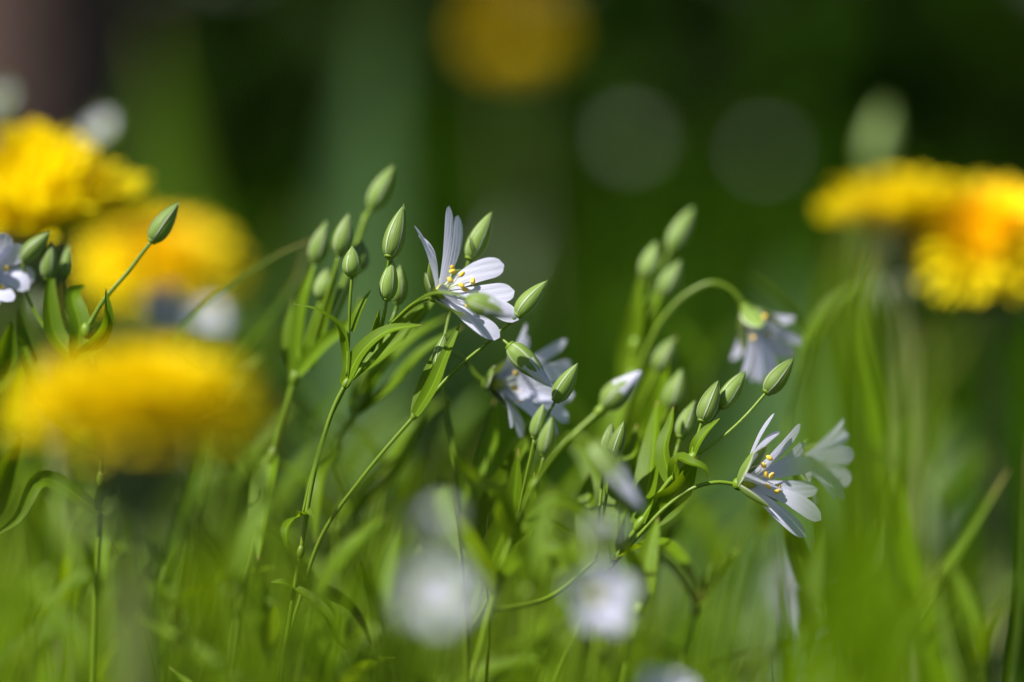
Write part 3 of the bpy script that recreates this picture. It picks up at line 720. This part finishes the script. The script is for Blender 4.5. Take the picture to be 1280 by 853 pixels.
blade([P(250, 560, 55), P(300, 440, 52), P(338, 395, 50), P(372, 345, 50), P(385, 300, 50)], .0052, 'green blade beside the crowd of pale buds', V((-.4, -1, .3)), mat='leaf_back')
blade([P(980, 860, -40), P(975, 760, -42), P(968, 660, -46)], .0058, 'pale blurred blade standing below the sharp right flower', V((.2, -1, .2)))
blade([P(1255, 870, -30), P(1272, 760, -30), P(1276, 640, -28), P(1284, 540, -26)], .0034, 'thin grey-green blade along the right border', V((.2, -1, .2)), mat='leaf_back')
blade([P(585, 850, 10), P(582, 760, 8), P(575, 680, 8), P(562, 598, 8)], .0021, 'thin dark green blade above the large front white flower', V((.6, -1, .2)), mat='leaf_back')
blade([P(605, 870, 6), P(612, 780, 6), P(606, 700, 4), P(610, 640, 4)], .0018, 'slim upright blade right of the large front white flower', V((.6, -1, .2)), mat='leaf_back')
blade([P(1180, 870, 120), P(1140, 700, 140), P(1150, 600, 150), P(1215, 470, 150), P(1240, 440, 150)], .008, 'soft blade bending right under the right dandelions', V((0, -1, .4)))
blade([P(1165, 870, 70), P(1110, 620, 76), P(1090, 500, 80), P(1070, 380, 84), P(1095, 300, 84)], .0085, 'blurred green blade behind the widest one on the right', V((0, -1, .2)))
blade([P(200, 860, -6), P(180, 780, -6), P(150, 700, -4), P(128, 650, -4)], .0016, 'thin dark stalk-like blade under the front dandelion', V((.5, -1, 0)), mat='leaf_back')

# ------------------------------------------------------------------ broad leaves far behind
def dock(px, py, o, ht, width, label, lean=0.02, mat='dock'):
    top = P(px, py, o); foot = V((top.x-lean, top.y-.10, 0))
    p = Plant('dock_plant', foot, label, 'broad-leaved plant')
    for k, (dx, dy, f) in enumerate(((0, 0, 1), (.06, .02, .7), (-.07, .03, .62), (.02, -.04, .5))):
        tp = V((top.x+dx, top.y+dy, top.z*f)); md = foot.lerp(tp, .55)+V((-dx*.1, .02, .01))
        p.leaf([foot, md, tp], width*(.9 if k else 1), V((-.25, -1, .65)), mat=mat, kind='ovate', seg=22, fold=.15)
    return p
dock(472, 20, 640, .3, .046, 'pale blue-green upright broad leaf blurred behind the sharp flower', .02)
dock(190, 30, 620, .3, .055, 'broad mid-green leaf blurred above the left dandelions', -.02, 'leaf_back')
dock(985, 330, 420, .2, .06, 'broad dark leaf blurred behind the nodding flower', .02)
p = Plant('tree_trunk', P(10, 300, 1180), 'brown blurred tree trunk in the upper left corner', 'tree trunk')
m = MB(); m.tube([p.o, p.o+V((.005, 0, .3)), p.o+V((-.02, 0, 1.2)), p.o+V((0, 0, 2.4))], .085, .06, M['wood'], n=18); p.add(m, 'trunk')

# ------------------------------------------------------------------ leafy shoots that fill the lower half
def shoot(px, py, o, label, seed, lean=.03, ll=.034, lw=.0044, mat='leaf', nodes=4):
    rnd = random.Random(seed); top = P(px, py, o)
    foot = V((top.x-lean, top.y+rnd.uniform(-.015, .015), 0))
    p = Plant('leafy_shoot', foot, label, 'leafy shoot', 'leafy shoots without flowers')
    mid = foot.lerp(top, .55)+V((-lean*.25, 0, .004))
    path = [foot, mid, top]; c = crom(path, 41)
    p.stem(path, .0008, .0004, mat='stem')
    a = rnd.uniform(0, 6.28)
    for k in range(nodes):
        f = 1-k*.15-(.02 if k else .0); s0 = c[int(max(.2, f)*40)]; a += 1.57+rnd.uniform(-.4, .4)
        up = 1.5 if k == 0 else rnd.uniform(.35, .9)
        for sg in (1, -1):
            d = V((math.cos(a)*sg, math.sin(a)*sg*.7, up)).normalized(); L_ = ll*(.55 if k == 0 else 1)*rnd.uniform(.8, 1.15)
            p.leaf([s0, s0+d*L_*.5, s0+d*L_+V((d.x, d.y, -.5))*L_*.16], lw*rnd.uniform(.8, 1.15), V((-d.x*.5, -.35-d.y*.5, .9)), mat=mat, seg=12)
    return p
SH = [
 (430, 610, -95, 'blurred shoot like a green veil left of the large front white flower'),
 (345, 640, -60, 'blurred shoot right of the front dandelion, below its yellow flower'),
 (505, 640, 80, 'shoot behind the curved leaf in the bottom middle'),
 (290, 740, -50, 'shoot at the bottom between the front dandelion stalk and the sharp stem'),
 (120, 740, 40, 'small shoot with narrow upright leaves under the front dandelion'),
 (35, 640, 75, 'shoot at the left border lower than the dandelion'),
 (60, 720, -60, 'blurred shoot in the bottom left corner'),
 (235, 640, 85, 'shoot directly behind the front dandelion stalk'),
 (660, 740, -50, 'blurred shoot between the two front white flowers'),
 (470, 790, -40, 'low shoot left under the large front white flower'),
 (690, 650, 75, 'shoot behind the nodding white-tipped bud'),
 (850, 690, 85, 'shoot behind the stalk of the right sharp flower'),
 (900, 720, -70, 'blurred shoot below the right sharp flower'),
 (1000, 800, -60, 'blurred shoot under the pale upright stem'),
 (1225, 830, -50, 'shoot at the bottom right under the straight blade'),
 (560, 560, 110, 'far shoot between the two left white flowers'),
 (650, 600, 120, 'far shoot behind the second white flower'),
 (400, 540, 100, 'far shoot behind the crowd of pale buds'),
 (330, 470, 130, 'far shoot right behind the lower left dandelion'),
 (800, 760, -20, 'shoot at the bottom right of the forward facing white flower'),
 (880, 470, 110, 'far shoot behind the right cluster of buds'),
 (1170, 430, 130, 'far shoot below the orange-centred dandelion'),
 (150, 560, 70, 'shoot hidden behind the front dandelion flower'),
 (740, 560, 90, 'far shoot behind the white-tipped buds'),
 (1010, 430, 60, 'shoot behind the wide blurred blade at mid height'),
 (560, 830, -110, 'very blurred shoot at the bottom border in the middle'),
 (275, 520, 40, 'shoot in the gap right of the front dandelion'),
 (300, 600, 62, 'shoot with leaves spread behind the stem that leaves the crowd of pale buds'),
 (420, 660, 36, 'shoot between the sharp stem and the long straight stem, low down'),
 (480, 590, 48, 'shoot behind the foot of the long straight stem'),
 (205, 720, 46, 'shoot under the involucre of the front dandelion'),
 (95, 660, 62, 'shoot under the left end of the front dandelion'),
 (20, 540, 44, 'shoot at the left border level with the front dandelion'),
 (530, 690, 38, 'shoot left behind the large front white flower'),
 (610, 700, 44, 'shoot behind the two thin upright blades at the bottom middle'),
 (700, 720, 40, 'shoot left behind the forward facing low white flower'),
 (820, 700, 46, 'shoot under the stem of the right cluster'),
 (870, 760, 30, 'short shoot between the right cluster and the pale upright stem'),
 (395, 750, -34, 'shoot before the curved leaf of the sharp stem'),
 (160, 790, -48, 'blurred shoot at the bottom under the front dandelion'),
 (560, 760, 60, 'low shoot directly behind the large front white flower'),
 (340, 820, 30, 'low shoot at the bottom border by the sharp stem'),
 (250, 790, -120, 'very blurred shoot at the bottom border beside the front dandelion stalk'),
 (1090, 640, -125, 'very blurred shoot beside the foot of the wide blade'),
 (1150, 800, -120, 'very blurred shoot at the bottom border on the right'),
]
for i, (x, y, o, lb) in enumerate(SH):
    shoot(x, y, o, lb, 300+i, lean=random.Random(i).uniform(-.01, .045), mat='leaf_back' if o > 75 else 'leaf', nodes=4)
